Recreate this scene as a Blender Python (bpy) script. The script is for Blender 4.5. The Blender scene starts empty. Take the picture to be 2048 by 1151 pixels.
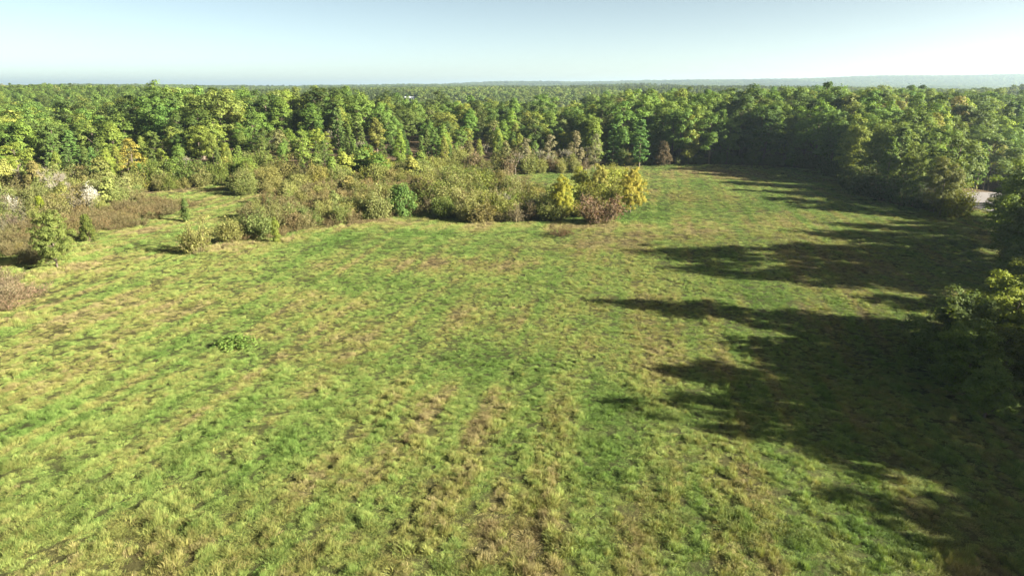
import bpy, math, random
import numpy as np

# ------------------------------------------------------------------ camera, sky, sun, exposure
sc = bpy.context.scene
COL = sc.collection
CAM_H, PITCH, FPX = 26.0, math.radians(16.47), 1365.0      # FPX: focal length in pixels of a 2048 px wide frame
cam = bpy.data.cameras.new('camera')
cam.sensor_width = 36.0
cam.lens = 36.0 * FPX / 2048.0
cam.clip_start, cam.clip_end = 0.5, 60000.0
camo = bpy.data.objects.new('camera', cam)
camo.location = (0, 0, CAM_H)
camo.rotation_euler = (math.radians(90) - PITCH, 0, 0)
COL.objects.link(camo)
sc.camera = camo

SUN_EL, SUN_BACK = math.radians(22.0), math.radians(19.0)  # the sun stands to the right, a little behind the camera
sun_dir = (math.cos(SUN_BACK) * math.cos(SUN_EL), -math.sin(SUN_BACK) * math.cos(SUN_EL), math.sin(SUN_EL))
w = bpy.data.worlds.new('World')
sc.world = w
w.use_nodes = True
wn = w.node_tree
bg = wn.nodes['Background']
sky = wn.nodes.new('ShaderNodeTexSky')
sky.sky_type = 'NISHITA'
sky.sun_disc = False
sky.sun_elevation = SUN_EL
sky.sun_rotation = math.radians(90) + SUN_BACK
sky.altitude = 150
sky.air_density = 0.3
sky.dust_density = 1.0
sky.ozone_density = 1.0
stn = wn.nodes.new('ShaderNodeMix'); stn.data_type = 'RGBA'; stn.blend_type = 'MULTIPLY'; stn.inputs[0].default_value = 1.0
stn.inputs[7].default_value = (1.15, 0.98, 0.64, 1)          # a pale, warm-toned morning sky
wn.links.new(sky.outputs[0], stn.inputs[6]); wn.links.new(stn.outputs[2], bg.inputs['Color'])
bg.inputs['Strength'].default_value = 0.05
sl = bpy.data.lights.new('sun', 'SUN')
sl.energy = 5.0
sl.angle = math.radians(0.5)
sl.color = (1.0, 0.93, 0.80)
slo = bpy.data.objects.new('sun', sl)
from mathutils import Vector
slo.rotation_euler = Vector(sun_dir).to_track_quat('Z', 'Y').to_euler()
slo.location = (200, -50, 120)
COL.objects.link(slo)
vs = sc.view_settings
vs.view_transform = 'Standard'
vs.look = 'None'
vs.gamma = 1.0
vs.use_curve_mapping = False
vs.exposure = 2.74
cy = sc.cycles
cy.max_bounces = 5
cy.diffuse_bounces = 3
cy.glossy_bounces = 1
cy.transmission_bounces = 3
cy.volume_bounces = 0
cy.transparent_max_bounces = 4
cy.sample_clamp_indirect = 0.35
cy.use_denoising = True
cy.denoiser = "OPENIMAGEDENOISE"
cy.denoising_input_passes = "RGB_ALBEDO_NORMAL"
cy.caustics_reflective = cy.caustics_refractive = False

RNG = np.random.default_rng(7)
random.seed(7)

# ------------------------------------------------------------------ helpers: noise, terrain, pixel -> ground
def _hash(ix, iy, s):
    h = (ix.astype(np.int64) * 374761393 + iy.astype(np.int64) * 668265263 + s * 1442695041) & 0xFFFFFFFF
    h = ((h ^ (h >> 13)) * 1274126177) & 0xFFFFFFFF
    return ((h ^ (h >> 16)) & 0xFFFF) / 65535.0
def vnoise(x, y, s=0):
    x = np.asarray(x, float); y = np.asarray(y, float)
    ix = np.floor(x); iy = np.floor(y)
    fx = x - ix; fy = y - iy
    fx = fx * fx * (3 - 2 * fx); fy = fy * fy * (3 - 2 * fy)
    a = _hash(ix, iy, s); b = _hash(ix + 1, iy, s); c = _hash(ix, iy + 1, s); d = _hash(ix + 1, iy + 1, s)
    return (a * (1 - fx) + b * fx) * (1 - fy) + (c * (1 - fx) + d * fx) * fy
def fbm(x, y, s=0, o=4):
    t = 0; a = 0.5; n = 0
    for k in range(o):
        t = t + a * vnoise(np.asarray(x) * 2 ** k + 13.7 * k, np.asarray(y) * 2 ** k - 7.1 * k, s + k); n += a; a *= 0.5
    return t / n
def sstep(a, b, x):
    t = np.clip((x - a) / (b - a), 0, 1); return t * t * (3 - 2 * t)
def gau(x, y, cx, cy_, sx, sy):
    return np.exp(-((x - cx) / sx) ** 2 - ((y - cy_) / sy) ** 2)
def height(x, y):
    x = np.asarray(x, float); y = np.asarray(y, float)
    d = np.hypot(x, y)
    z = 1.3 * (fbm(x / 38, y / 38, 3, 3) - 0.5) + 0.35 * (fbm(x / 9, y / 9, 5, 2) - 0.5)
    z = z + 1.7 * gau(x, y, 62, 168, 34, 30) + 0.8 * gau(x, y, 40, 118, 40, 12) - 1.5 * gau(x, y, 0, 146, 30, 13) - 1.4 * gau(x, y, 48, 66, 26, 9)
    lf = sstep(30, -60, x)
    z = z + 4.0 * sstep(165, 300, y) * lf * sstep(430, 320, d) * sstep(-.62, -.38, x / np.maximum(y, 1)) - 6 * sstep(-.40, -.55, x / np.maximum(y, 1)) * sstep(200, 300, y) * sstep(560, 440, d)
    z = z - 5.0 * sstep(112, 150, x) * sstep(150, 200, y) * sstep(420, 330, d)
    # rolling country behind the near woods
    far = sstep(380, 640, d)
    roll = 20 * (fbm(x / 620 + 3.1, y / 620, 21, 3) - 0.58)
    z = z + far * roll
    z = z + 6 * gau(x, y, -420, 640, 210, 150) + 3 * gau(x, y, -640, 800, 240, 200)
    z = z + 11 * sstep(430, 520, x) * gau(x, y, 520, 640, 160, 120) - 10 * gau(x, y, 420, 560, 90, 110)
    z = z - 9 * gau(x, y, 80, 740, 380, 170) - 10 * gau(x, y, 60, 520, 330, 110) - 9 * sstep(400, 480, d) * sstep(900, 700, d) * sstep(-300, -120, x)
    z = z + 2 * gau(x, y, 40, 1250, 480, 160) + 11 * gau(x, y, 330, 1900, 260, 220) + 5 * gau(x, y, -131, 905, 45, 45)
    z = z + (24 - 36 * sstep(-100, -1200, x)) * sstep(2200, 3600, y) * fbm(x / 1500, y / 1500, 33, 3)
    z = z + (20 + 43 * sstep(-600, 4200, x) - 30 * sstep(-100, -1900, x)) * sstep(3800, 5600, d) * (0.72 + 0.55 * fbm(x / 900, y / 2600, 41, 4))
    z = z + 10 * sstep(1700, 2500, d) * sstep(4300, 3300, d) * sstep(200, -600, x) * (.25 + 1.4 * fbm(x / 520, y / 900, 47, 3))
    return z
CP, SP = math.cos(PITCH), math.sin(PITCH)
def ray(px, py):
    u = (px - 1024.0) / FPX; v = (575.5 - py) / FPX
    return np.array([u, CP + v * SP, -SP + v * CP])
def G(px, py, zoff=0.0):
    """the point of the ground seen at a place of the photograph"""
    r = ray(px, py)
    t = CAM_H / max(-r[2], 1e-3)
    for _ in range(40):
        t = 0.5 * t + 0.5 * (CAM_H - float(height(r[0] * t, r[1] * t)) - zoff) / max(-r[2], 1e-3)
    return float(r[0] * t), float(r[1] * t)
def inpoly(x, y, poly):
    x = np.asarray(x); y = np.asarray(y); ins = np.zeros(x.shape, bool); n = len(poly)
    for i in range(n):
        x1, y1 = poly[i]; x2, y2 = poly[(i + 1) % n]
        c = ((y1 > y) != (y2 > y)) & (x < (x2 - x1) * (y - y1) / (y2 - y1 + 1e-12) + x1)
        ins ^= c
    return ins
def PX(*pts): return [G(*p) for p in pts]

# ------------------------------------------------------------------ helpers: meshes and objects
def mesh_from(name, verts, faces, mat, smooth=False, attrs=None):
    me = bpy.data.meshes.new(name)
    verts = np.asarray(verts, np.float32)
    if isinstance(faces, np.ndarray):
        nf, k = faces.shape
        me.vertices.add(len(verts)); me.vertices.foreach_set('co', verts.ravel())
        me.loops.add(nf * k); me.loops.foreach_set('vertex_index', faces.astype(np.int32).ravel())
        me.polygons.add(nf); me.polygons.foreach_set('loop_start', np.arange(0, nf * k, k, dtype=np.int32))
        me.update(calc_edges=True)
    else:
        me.from_pydata([tuple(map(float, v)) for v in verts], [], faces)
    if smooth:
        me.polygons.foreach_set('use_smooth', np.ones(len(me.polygons), bool))
    for an, (dom, typ, data) in (attrs or {}).items():
        a = me.attributes.new(an, typ, dom)
        a.data.foreach_set({'FLOAT': 'value', 'FLOAT_COLOR': 'color', 'INT': 'value', 'FLOAT_VECTOR': 'vector'}[typ], np.asarray(data).ravel())
    if mat: me.materials.append(mat)
    return me
def link(name, data, parent=None, loc=None, rz=0, scale=None, color=None):
    o = bpy.data.objects.new(name, data)
    COL.objects.link(o)
    if parent: o.parent = parent
    if loc is not None: o.location = loc
    if rz: o.rotation_euler = (0, 0, rz)
    if scale is not None: o.scale = (scale,) * 3 if np.isscalar(scale) else scale
    if color is not None: o.color = (*color, 1)
    return o
def tag(o, label=None, cat=None, group=None, kind=None):
    if label: o['label'] = label
    if cat: o['category'] = cat
    if group: o['group'] = group
    if kind: o['kind'] = kind
    return o

class Geo:
    """collects quads"""
    def __init__(s): s.v = []; s.f = []; s.n = 0; s.a = []
    def add(s, v, f, val=1.0):
        s.v.append(v); s.f.append(f + s.n); s.n += len(v); s.a.append(np.full(len(f), 1.0) * val)
    def tube(s, pts, rad, sides=6, val=1.0):
        pts = np.asarray(pts, float); n = len(pts)
        rad = np.asarray(rad, float)
        T = np.gradient(pts, axis=0); T /= np.linalg.norm(T, axis=1)[:, None] + 1e-9
        up = np.where(np.abs(T[:, 2:3]) > 0.9, np.array([[1, 0, 0.]]), np.array([[0, 0, 1.]]))
        A = np.cross(T, up); A /= np.linalg.norm(A, axis=1)[:, None] + 1e-9
        B = np.cross(T, A)
        an = np.arange(sides) * 2 * math.pi / sides
        v = pts[:, None] + rad[:, None, None] * (np.cos(an)[None, :, None] * A[:, None] + np.sin(an)[None, :, None] * B[:, None])
        i = np.arange(n - 1)[:, None] * sides; j = np.arange(sides)[None]
        j2 = (j + 1) % sides
        f = np.stack([i + j, i + j2, i + sides + j2, i + sides + j], -1).reshape(-1, 4)
        s.add(v.reshape(-1, 3), f, val)
    def leaves(s, c, nrm, size, asp, rng, val):
        N = len(c)
        nrm = nrm / (np.linalg.norm(nrm, axis=1)[:, None] + 1e-9)
        r = rng.normal(size=(N, 3)); t = np.cross(nrm, r); t /= np.linalg.norm(t, axis=1)[:, None] + 1e-9
        b = np.cross(nrm, t)
        size = np.broadcast_to(size, N)[:, None]
        v = np.stack([c - t * size, c + b * size * asp + t * size * 0.1, c + t * size, c - b * size * asp + t * size * 0.1], 1).reshape(-1, 3)
        f = np.arange(4 * N).reshape(N, 4)
        s.v.append(v); s.f.append(f + s.n); s.n += 4 * N; s.a.append(np.broadcast_to(val, N).astype(float))
    def spikes(s, c, d, wid, rng, val):
        """thin straight blades from c along d"""
        N = len(c)
        r = rng.normal(size=(N, 3)); t = np.cross(d, r); t /= np.linalg.norm(t, axis=1)[:, None] + 1e-9
        wid = np.broadcast_to(wid, N)[:, None]
        v = np.stack([c - t * wid, c + t * wid, c + d + t * wid * 0.35, c + d - t * wid * 0.35], 1).reshape(-1, 3)
        f = np.arange(4 * N).reshape(N, 4)
        s.v.append(v); s.f.append(f + s.n); s.n += 4 * N; s.a.append(np.broadcast_to(val, N).astype(float))
    def mesh(s, name, mat, smooth=False):
        return mesh_from(name, np.concatenate(s.v), np.concatenate(s.f), mat, smooth, {'leafv': ('FACE', 'FLOAT', np.concatenate(s.a).astype(np.float32))})

# ------------------------------------------------------------------ materials
def newmat(name):
    m = bpy.data.materials.new(name); m.use_nodes = True
    nt = m.node_tree; nt.nodes.clear()
    out = nt.nodes.new('ShaderNodeOutputMaterial')
    return m, nt, out
def N(nt, typ, **kw):
    n = nt.nodes.new(typ)
    for k, v in kw.items(): setattr(n, k, v)
    return n
def mul(nt, a, b):
    n = N(nt, 'ShaderNodeMix', data_type='RGBA', blend_type='MULTIPLY'); n.inputs[0].default_value = 1
    nt.links.new(a, n.inputs[6]); nt.links.new(b, n.inputs[7]); return n.outputs[2]
def leafmat(name, source, trans=0.38, rough=0.6, spec=0.12, tcol=(1.25, 1.2, 0.55)):
    """source: 'object' takes the plant's own colour from the object, 'instance' from the scattered point"""
    m, nt, out = newmat(name)
    if source == 'object':
        col = N(nt, 'ShaderNodeObjectInfo').outputs['Color']
    else:
        at = N(nt, 'ShaderNodeAttribute', attribute_name='tint', attribute_type='INSTANCER'); col = at.outputs['Color']
    lv = N(nt, 'ShaderNodeAttribute', attribute_name='leafv', attribute_type='GEOMETRY')
    hs = N(nt, 'ShaderNodeHueSaturation')
    mr = N(nt, 'ShaderNodeMapRange'); mr.inputs[1].default_value = 0.5; mr.inputs[2].default_value = 1.5
    mr.inputs[3].default_value = 0.525; mr.inputs[4].default_value = 0.475
    nt.links.new(lv.outputs['Fac'], mr.inputs[0]); nt.links.new(mr.outputs[0], hs.inputs['Hue'])
    nt.links.new(lv.outputs['Fac'], hs.inputs['Value']); nt.links.new(col, hs.inputs['Color'])
    p = N(nt, 'ShaderNodeBsdfPrincipled'); p.inputs['Roughness'].default_value = rough; p.inputs['Specular IOR Level'].default_value = spec
    nt.links.new(hs.outputs[0], p.inputs['Base Color'])
    t = N(nt, 'ShaderNodeBsdfTranslucent')
    rgb = N(nt, 'ShaderNodeRGB'); rgb.outputs[0].default_value = (*tcol, 1)
    nt.links.new(mul(nt, hs.outputs[0], rgb.outputs[0]), t.inputs['Color'])
    mx = N(nt, 'ShaderNodeMixShader'); mx.inputs[0].default_value = trans
    nt.links.new(p.outputs[0], mx.inputs[1]); nt.links.new(t.outputs[0], mx.inputs[2])
    nt.links.new(mx.outputs[0], out.inputs['Surface'])
    return m
LEAF_O = leafmat('leaf', 'object'); LEAF_I = leafmat('leaf_scattered', 'instance')
GRASS_I = leafmat('grass_blade', 'instance', 0.16, 0.6, 0.15)
def barkmat(name, c1, c2, sx=9):
    m, nt, out = newmat(name)
    p = N(nt, 'ShaderNodeBsdfPrincipled'); p.inputs['Roughness'].default_value = 0.9; p.inputs['Specular IOR Level'].default_value = 0.1
    tc = N(nt, 'ShaderNodeTexCoord'); mp = N(nt, 'ShaderNodeMapping'); mp.inputs['Scale'].default_value = (sx, sx, sx * 0.2)
    no = N(nt, 'ShaderNodeTexNoise'); no.inputs['Scale'].default_value = 1.0; no.inputs['Detail'].default_value = 3
    nt.links.new(tc.outputs['Object'], mp.inputs[0]); nt.links.new(mp.outputs[0], no.inputs['Vector'])
    mx = N(nt, 'ShaderNodeMix', data_type='RGBA'); mx.inputs[6].default_value = (*c1, 1); mx.inputs[7].default_value = (*c2, 1)
    nt.links.new(no.outputs['Fac'], mx.inputs[0]); nt.links.new(mx.outputs[2], p.inputs['Base Color'])
    bp = N(nt, 'ShaderNodeBump'); bp.inputs['Strength'].default_value = 0.6; bp.inputs['Distance'].default_value = 0.05
    nt.links.new(no.outputs['Fac'], bp.inputs['Height']); nt.links.new(bp.outputs[0], p.inputs['Normal'])
    nt.links.new(p.outputs[0], out.inputs['Surface'])
    return m
BARK = barkmat('bark', (0.06, 0.045, 0.03), (0.16, 0.13, 0.10))
BARK_PALE = barkmat('pale_bark', (0.12, 0.105, 0.08), (0.28, 0.255, 0.21))
TWIG = barkmat('twig', (0.085, 0.070, 0.034), (0.17, 0.145, 0.075), 3)
def plainmat(name, c, rough=0.8, noise=0.25, scale=4):
    m, nt, out = newmat(name)
    p = N(nt, 'ShaderNodeBsdfPrincipled'); p.inputs['Roughness'].default_value = rough; p.inputs['Specular IOR Level'].default_value = 0.2
    no = N(nt, 'ShaderNodeTexNoise'); no.inputs['Scale'].default_value = scale; no.inputs['Detail'].default_value = 4
    mx = N(nt, 'ShaderNodeMix', data_type='RGBA')
    mx.inputs[6].default_value = (*[v * (1 - noise) for v in c], 1); mx.inputs[7].default_value = (*[v * (1 + noise) for v in c], 1)
    geo = N(nt, 'ShaderNodeNewGeometry'); nt.links.new(geo.outputs['Position'], no.inputs['Vector'])
    nt.links.new(no.outputs['Fac'], mx.inputs[0]); nt.links.new(mx.outputs[2], p.inputs['Base Color'])
    nt.links.new(p.outputs[0], out.inputs['Surface'])
    return m

# ------------------------------------------------------------------ what grows where (ground colour)
FIELD_BLOBS = []   # (cx, cy, rx, ry, dryness): patches of dry or lush grass
def patch(px, py, wpx, hpx, a):
    x0, y0 = G(px - wpx, py); x1, _ = G(px + wpx, py); _, ya = G(px, py + hpx); _, yb = G(px, py - hpx)
    FIELD_BLOBS.append(((x0 + x1) / 2, (ya + yb) / 2, abs(x1 - x0) / 2, abs(yb - ya) / 2, a))
for b in [(900, 528, 260, 16, .42), (1150, 490, 150, 14, .25), (1330, 470, 160, 18, .25), (1450, 350, 130, 9, .34), (1380, 343, 70, 6, .3), (620, 975, 90, 45, .38), (880, 850, 110, 110, .22),
          (1050, 1060, 90, 70, .3), (1480, 960, 90, 40, .22), (230, 760, 110, 45, .22), (600, 590, 110, 16, .25), (700, 690, 120, 22, .2),
          (640, 1090, 500, 60, .12), (240, 610, 130, 16, .2), (200, 525, 60, 25, .3), (60, 900, 60, 30, .15), (330, 380, 120, 7, .35), (1150, 452, 120, 7, .25), (700, 445, 90, 6, .4),
          (1800, 430, 120, 5, .1), (470, 430, 60, 20, .1), (1300, 600, 80, 20, .1),
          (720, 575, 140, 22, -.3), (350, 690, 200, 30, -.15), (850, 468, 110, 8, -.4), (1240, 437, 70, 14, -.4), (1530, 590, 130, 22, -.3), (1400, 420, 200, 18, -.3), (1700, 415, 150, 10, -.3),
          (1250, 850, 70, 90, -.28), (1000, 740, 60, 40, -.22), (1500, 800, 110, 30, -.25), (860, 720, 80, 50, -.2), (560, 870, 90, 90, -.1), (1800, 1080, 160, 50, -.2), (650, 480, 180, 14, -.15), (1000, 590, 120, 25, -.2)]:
    patch(*b)
FRINGE = []        # tall straw coloured grass at the foot of the brush
for px, py, wpx, hpx in [(425, 496, 45, 8), (500, 488, 50, 6), (590, 478, 50, 6), (680, 456, 60, 6), (760, 442, 50, 6), (70, 552, 60, 12), (140, 535, 40, 10), (190, 500, 30, 12), (40, 640, 60, 14), (280, 462, 50, 6), (1160, 455, 80, 5), (1240, 448, 40, 6), (980, 452, 60, 5)]:
    patch(px, py, wpx, hpx, .35); FRINGE.append(FIELD_BLOBS[-1][:4])
PAL_T = np.array([0.0, .25, .45, .6, .78, .92, 1.0])
PAL = np.array([(0.125, 0.198, 0.042), (0.200, 0.265, 0.068), (0.250, 0.275, 0.080), (0.250, 0.235, 0.070), (0.310, 0.260, 0.120), (0.270, 0.210, 0.100), (0.170, 0.125, 0.062)])
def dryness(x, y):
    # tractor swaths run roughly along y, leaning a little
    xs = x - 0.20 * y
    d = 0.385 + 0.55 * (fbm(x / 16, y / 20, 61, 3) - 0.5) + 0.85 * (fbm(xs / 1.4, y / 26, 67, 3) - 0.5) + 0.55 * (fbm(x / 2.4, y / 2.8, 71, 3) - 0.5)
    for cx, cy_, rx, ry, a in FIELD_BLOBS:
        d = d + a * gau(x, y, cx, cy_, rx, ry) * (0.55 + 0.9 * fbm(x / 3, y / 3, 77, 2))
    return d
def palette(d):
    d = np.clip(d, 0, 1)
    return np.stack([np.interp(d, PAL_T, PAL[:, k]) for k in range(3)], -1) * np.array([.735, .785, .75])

WOOD_EDGE = PX((-150, 400), (0, 385), (150, 366), (280, 387), (380, 372), (470, 362), (560, 352), (760, 342), (900, 330), (1050, 334), (1190, 331), (1300, 329), (1500, 330), (1640, 338), (1690, 372), (1760, 402), (1850, 418), (1925, 430))
WOOD = WOOD_EDGE + [(104, 150), (118, 168), (175, 190), (420, 200), (700, 620), (-700, 620), (-420, 190)]
ROW = [(52, 54), (62, 80), (80, 104), (90, 118), (97, 128), (150, 128), (150, -40), (75, -40), (60, 30)]     # trees beside the field
def is_wood(x, y): return inpoly(x, y, WOOD) | (np.hypot(x, y) > 640)

# ------------------------------------------------------------------ the ground
def axis(lo, hi, step, far, grow=1.09):
    a = list(np.arange(lo, hi + .01, step)); s = step; v = hi
    while v < far: s *= grow; v += s; a.append(v)
    s = step; v = lo; b = []
    while v > -far: s *= grow; v -= s; b.append(v)
    return np.array(b[::-1] + a)
gx = axis(-130, 130, 1.0, 16000); gy = axis(10, 235, 1.0, 16000)
X, Y = np.meshgrid(gx, gy)
Z = height(X, Y)
nx, ny = len(gx), len(gy)
wood = is_wood(X, Y)
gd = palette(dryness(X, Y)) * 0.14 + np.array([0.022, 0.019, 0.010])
litter = np.array([0.075, 0.055, 0.032]) * (0.7 + 0.6 * fbm(X / 3, Y / 3, 91, 2))[..., None]
canopy = np.array([0.045, 0.066, 0.022]) * (0.6 + 0.8 * fbm(X / 40, Y / 40, 92, 3))[..., None]
D = np.hypot(X, Y)[..., None]
gcol = np.where(wood[..., None], litter, gd)
gcol = np.where(D > 600, canopy, gcol)
idx = np.arange(nx * ny).reshape(ny, nx)
gf = np.stack([idx[:-1, :-1], idx[:-1, 1:], idx[1:, 1:], idx[1:, :-1]], -1).reshape(-1, 4)
gm, nt, out = newmat('soil_and_turf')
p = N(nt, 'ShaderNodeBsdfPrincipled'); p.inputs['Roughness'].default_value = 0.95; p.inputs['Specular IOR Level'].default_value = 0.05
at = N(nt, 'ShaderNodeAttribute', attribute_name='tint', attribute_type='GEOMETRY')
geo = N(nt, 'ShaderNodeNewGeometry')
no = N(nt, 'ShaderNodeTexNoise'); no.inputs['Scale'].default_value = 3.0; no.inputs['Detail'].default_value = 5; no.inputs['Roughness'].default_value = 0.7
nt.links.new(geo.outputs['Position'], no.inputs['Vector'])
mr = N(nt, 'ShaderNodeMapRange'); mr.inputs[1].default_value = .25; mr.inputs[2].default_value = .75; mr.inputs[3].default_value = .45; mr.inputs[4].default_value = 1.4
nt.links.new(no.outputs['Fac'], mr.inputs[0])
hs = N(nt, 'ShaderNodeHueSaturation'); nt.links.new(at.outputs['Color'], hs.inputs['Color']); nt.links.new(mr.outputs[0], hs.inputs['Value'])
nt.links.new(hs.outputs[0], p.inputs['Base Color'])
bp = N(nt, 'ShaderNodeBump'); bp.inputs['Strength'].default_value = 0.8; bp.inputs['Distance'].default_value = 0.12
nt.links.new(no.outputs['Fac'], bp.inputs['Height']); nt.links.new(bp.outputs[0], p.inputs['Normal'])
nt.links.new(p.outputs[0], out.inputs['Surface'])
gme = mesh_from('ground', np.stack([X, Y, Z], -1).reshape(-1, 3), gf, gm, True,
                {'tint': ('POINT', 'FLOAT_COLOR', np.concatenate([gcol, np.ones((ny, nx, 1))], -1).astype(np.float32))})
tag(link('ground', gme), 'rolling grass field running into wooded hills', 'ground', kind='structure')

# ------------------------------------------------------------------ scattering (for what nobody could count)
def scatter(name, pts, rotz, scl, idx, tint, protos, tilt=None):
    me = bpy.data.meshes.new(name)
    n = len(pts)
    me.vertices.add(n); me.vertices.foreach_set('co', np.asarray(pts, np.float32).ravel())
    rot = np.zeros((n, 3), np.float32); rot[:, 2] = rotz
    if tilt is not None: rot[:, :2] = tilt
    for an, typ, data in (('rot', 'FLOAT_VECTOR', rot), ('scl', 'FLOAT_VECTOR', scl), ('pick', 'INT', idx), ('tint', 'FLOAT_COLOR', np.concatenate([tint, np.ones((n, 1))], 1))):
        a = me.attributes.new(an, typ, 'POINT')
        a.data.foreach_set({'FLOAT_VECTOR': 'vector', 'INT': 'value', 'FLOAT_COLOR': 'color'}[typ], np.asarray(data, np.int32 if typ == 'INT' else np.float32).ravel())
    pc = bpy.data.collections.new(name + '_kinds')
    for k, pm in enumerate(protos):
        pc.objects.link(bpy.data.objects.new('%s_kind_%02d' % (name, k), pm))
    ng = bpy.data.node_groups.new(name, 'GeometryNodeTree')
    ng.interface.new_socket('Geometry', in_out='INPUT', socket_type='NodeSocketGeometry')
    ng.interface.new_socket('Geometry', in_out='OUTPUT', socket_type='NodeSocketGeometry')
    gi = ng.nodes.new('NodeGroupInput'); go = ng.nodes.new('NodeGroupOutput')
    ci = ng.nodes.new('GeometryNodeCollectionInfo'); ci.inputs['Collection'].default_value = pc
    ci.inputs['Separate Children'].default_value = True; ci.inputs['Reset Children'].default_value = True
    ip = ng.nodes.new('GeometryNodeInstanceOnPoints'); ip.inputs['Pick Instance'].default_value = True
    def na(nm, typ):
        a = ng.nodes.new('GeometryNodeInputNamedAttribute'); a.data_type = typ; a.inputs[0].default_value = nm
        return a.outputs['Attribute']
    er = ng.nodes.new('FunctionNodeEulerToRotation')
    ng.links.new(na('rot', 'FLOAT_VECTOR'), er.inputs[0]); ng.links.new(er.outputs[0], ip.inputs['Rotation'])
    ng.links.new(na('scl', 'FLOAT_VECTOR'), ip.inputs['Scale']); ng.links.new(na('pick', 'INT'), ip.inputs['Instance Index'])
    ng.links.new(gi.outputs[0], ip.inputs['Points']); ng.links.new(ci.outputs[0], ip.inputs['Instance'])
    ng.links.new(ip.outputs[0], go.inputs[0])
    o = link(name, me)
    md = o.modifiers.new('scatter', 'NODES'); md.node_group = ng
    return o

# ------------------------------------------------------------------ plant shapes
def unit(rng, n):
    v = rng.normal(size=(n, 3)); return v / np.linalg.norm(v, axis=1)[:, None]
def puff_leaves(g, rng, c, pr, flat, n, ls, cc, out=1.0, asp=0.55, vr=0.16, jit=0.42):
    u = unit(rng, n); u[:, 2] = np.where(u[:, 2] < -0.35, -u[:, 2], u[:, 2])
    r = pr * (rng.uniform(0.25, 1.0, n) ** 0.5) * np.where(rng.random(n) < .16, rng.uniform(1.0, 1.55, n), 1.0)
    pos = c + u * r[:, None] * np.array([1, 1, flat])
    oc = pos - cc; oc /= np.linalg.norm(oc, axis=1)[:, None] + 1e-6
    nr = u * out + oc * 0.5 + rng.normal(size=(n, 3)) * jit + np.array([0, 0, 0.15])
    base = rng.uniform(-.17, .17)
    g.leaves(pos, nr, ls * rng.uniform(0.65, 1.35, n), asp, rng, 1.0 + base + rng.uniform(-vr, vr, n))
def wobble(p0, p1, rng, k=4, amp=0.06):
    t = np.linspace(0, 1, k)[:, None]; L = np.linalg.norm(np.asarray(p1) - p0)
    q = np.asarray(p0) * (1 - t) + np.asarray(p1) * t
    q[1:-1] += rng.normal(size=(k - 2, 3)) * amp * L
    return q
def broadleaf(seed, H=20, R=5, base=.22, npuff=70, pr=1.5, nleaf=85, ls=.40, shape='round', trunk=.3, sparse=0.0, boughs=0):
    rng = np.random.default_rng(seed); lf = Geo(); tr = Geo()
    zb = H * base
    lean = rng.normal(size=2) * 0.02 * H
    tp = np.array([(0, 0, -0.6), (0, 0, 0.3), (lean[0] * .3, lean[1] * .3, H * .35), (lean[0] * .7, lean[1] * .7, H * .65), (lean[0], lean[1], H * .92)])
    tr.tube(tp, np.array([1.5, 1.0, .75, .45, .1]) * trunk, 7)
    lob = rng.uniform(.6, 1.15, 9); ph = rng.uniform(0, 6.28)
    cc = np.array([lean[0] * .6, lean[1] * .6, (zb + H) / 2])
    cs = []
    bl = []
    for b in range(boughs):
        t = .015 + .96 * ((b + .5) / boughs) ** .95; an = b * 2.39996 + rng.uniform(-.6, .6)
        e = math.sin(math.pi * min(1, .16 + .76 * t)) ** .6
        rb = R * rng.uniform(.34, .58) * (.85 if t > .8 else 1)
        rr = max(0, R * e * rng.uniform(.8, 1.2) - rb * .75)
        bl.append((np.array([lean[0] * t + rr * math.cos(an), lean[1] * t + rr * math.sin(an), zb + rb * .4 + (H - zb - rb * 1.2) * t]), rb))
    for c0, rb in bl:
        nb = max(4, int(npuff * (rb / R) ** 2 * 4.4 / boughs * 1.0))
        for q in range(nb):
            u = unit(rng, 1)[0]; u[2] = u[2] if u[2] > -.45 else -u[2]
            c = c0 + u * rb * rng.uniform(.4, 1.1) * np.array([1, 1, 1.1])
            p_ = pr * rng.choice([.5, .7, .9, 1.1, 1.3])
            cs.append(c)
            puff_leaves(lf, rng, c, p_, .95, int(nleaf * (p_ / pr) ** 2), ls, c0 * .6 + cc * .4)
    for k in range(0 if boughs else npuff):
        t = (k + .5) / npuff
        t = 1 - (1 - t) ** 0.85
        if shape == 'round': e = math.sin(math.pi * min(1, .12 + .86 * t ** .85)) ** .55
        elif shape == 'oval': e = math.sin(math.pi * min(1, .15 + .83 * t ** .75)) ** .8
        elif shape == 'cone': e = (1 - t) ** .8 * .95 + .06
        else: e = min(1, .5 + t) * (1 - t ** 3) ** .5
        an = k * 2.39996 + rng.uniform(-.5, .5)
        l = lob[int((an + ph) * 9 / 6.2832) % 9] * (.85 + .3 * rng.random())
        rr = max(0, (R - pr * .5)) * e * l * (rng.uniform(.35, 1) ** .5)
        z = zb + (H - zb - pr * .6) * t + rng.uniform(-.5, .5)
        c = np.array([lean[0] * t + rr * math.cos(an), lean[1] * t + rr * math.sin(an), z])
        if rng.random() < sparse: continue
        p_ = pr * rng.choice([.55, .75, 1.0, 1.1, 1.35]) * (0.8 if t > .9 else 1)
        cs.append(c)
        puff_leaves(lf, rng, c, p_, .75, int(nleaf * (p_ / pr) ** 2), ls, cc)
    for c in cs[::max(1, len(cs) // 22)]:
        s = np.array([lean[0] * .3, lean[1] * .3, max(H * .12, c[2] - np.hypot(c[0], c[1]) * .9 - 1)])
        tr.tube(wobble(s, c, rng), np.array([.32, .22, .14, .04]) * trunk, 5)
    return tr, lf
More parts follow.
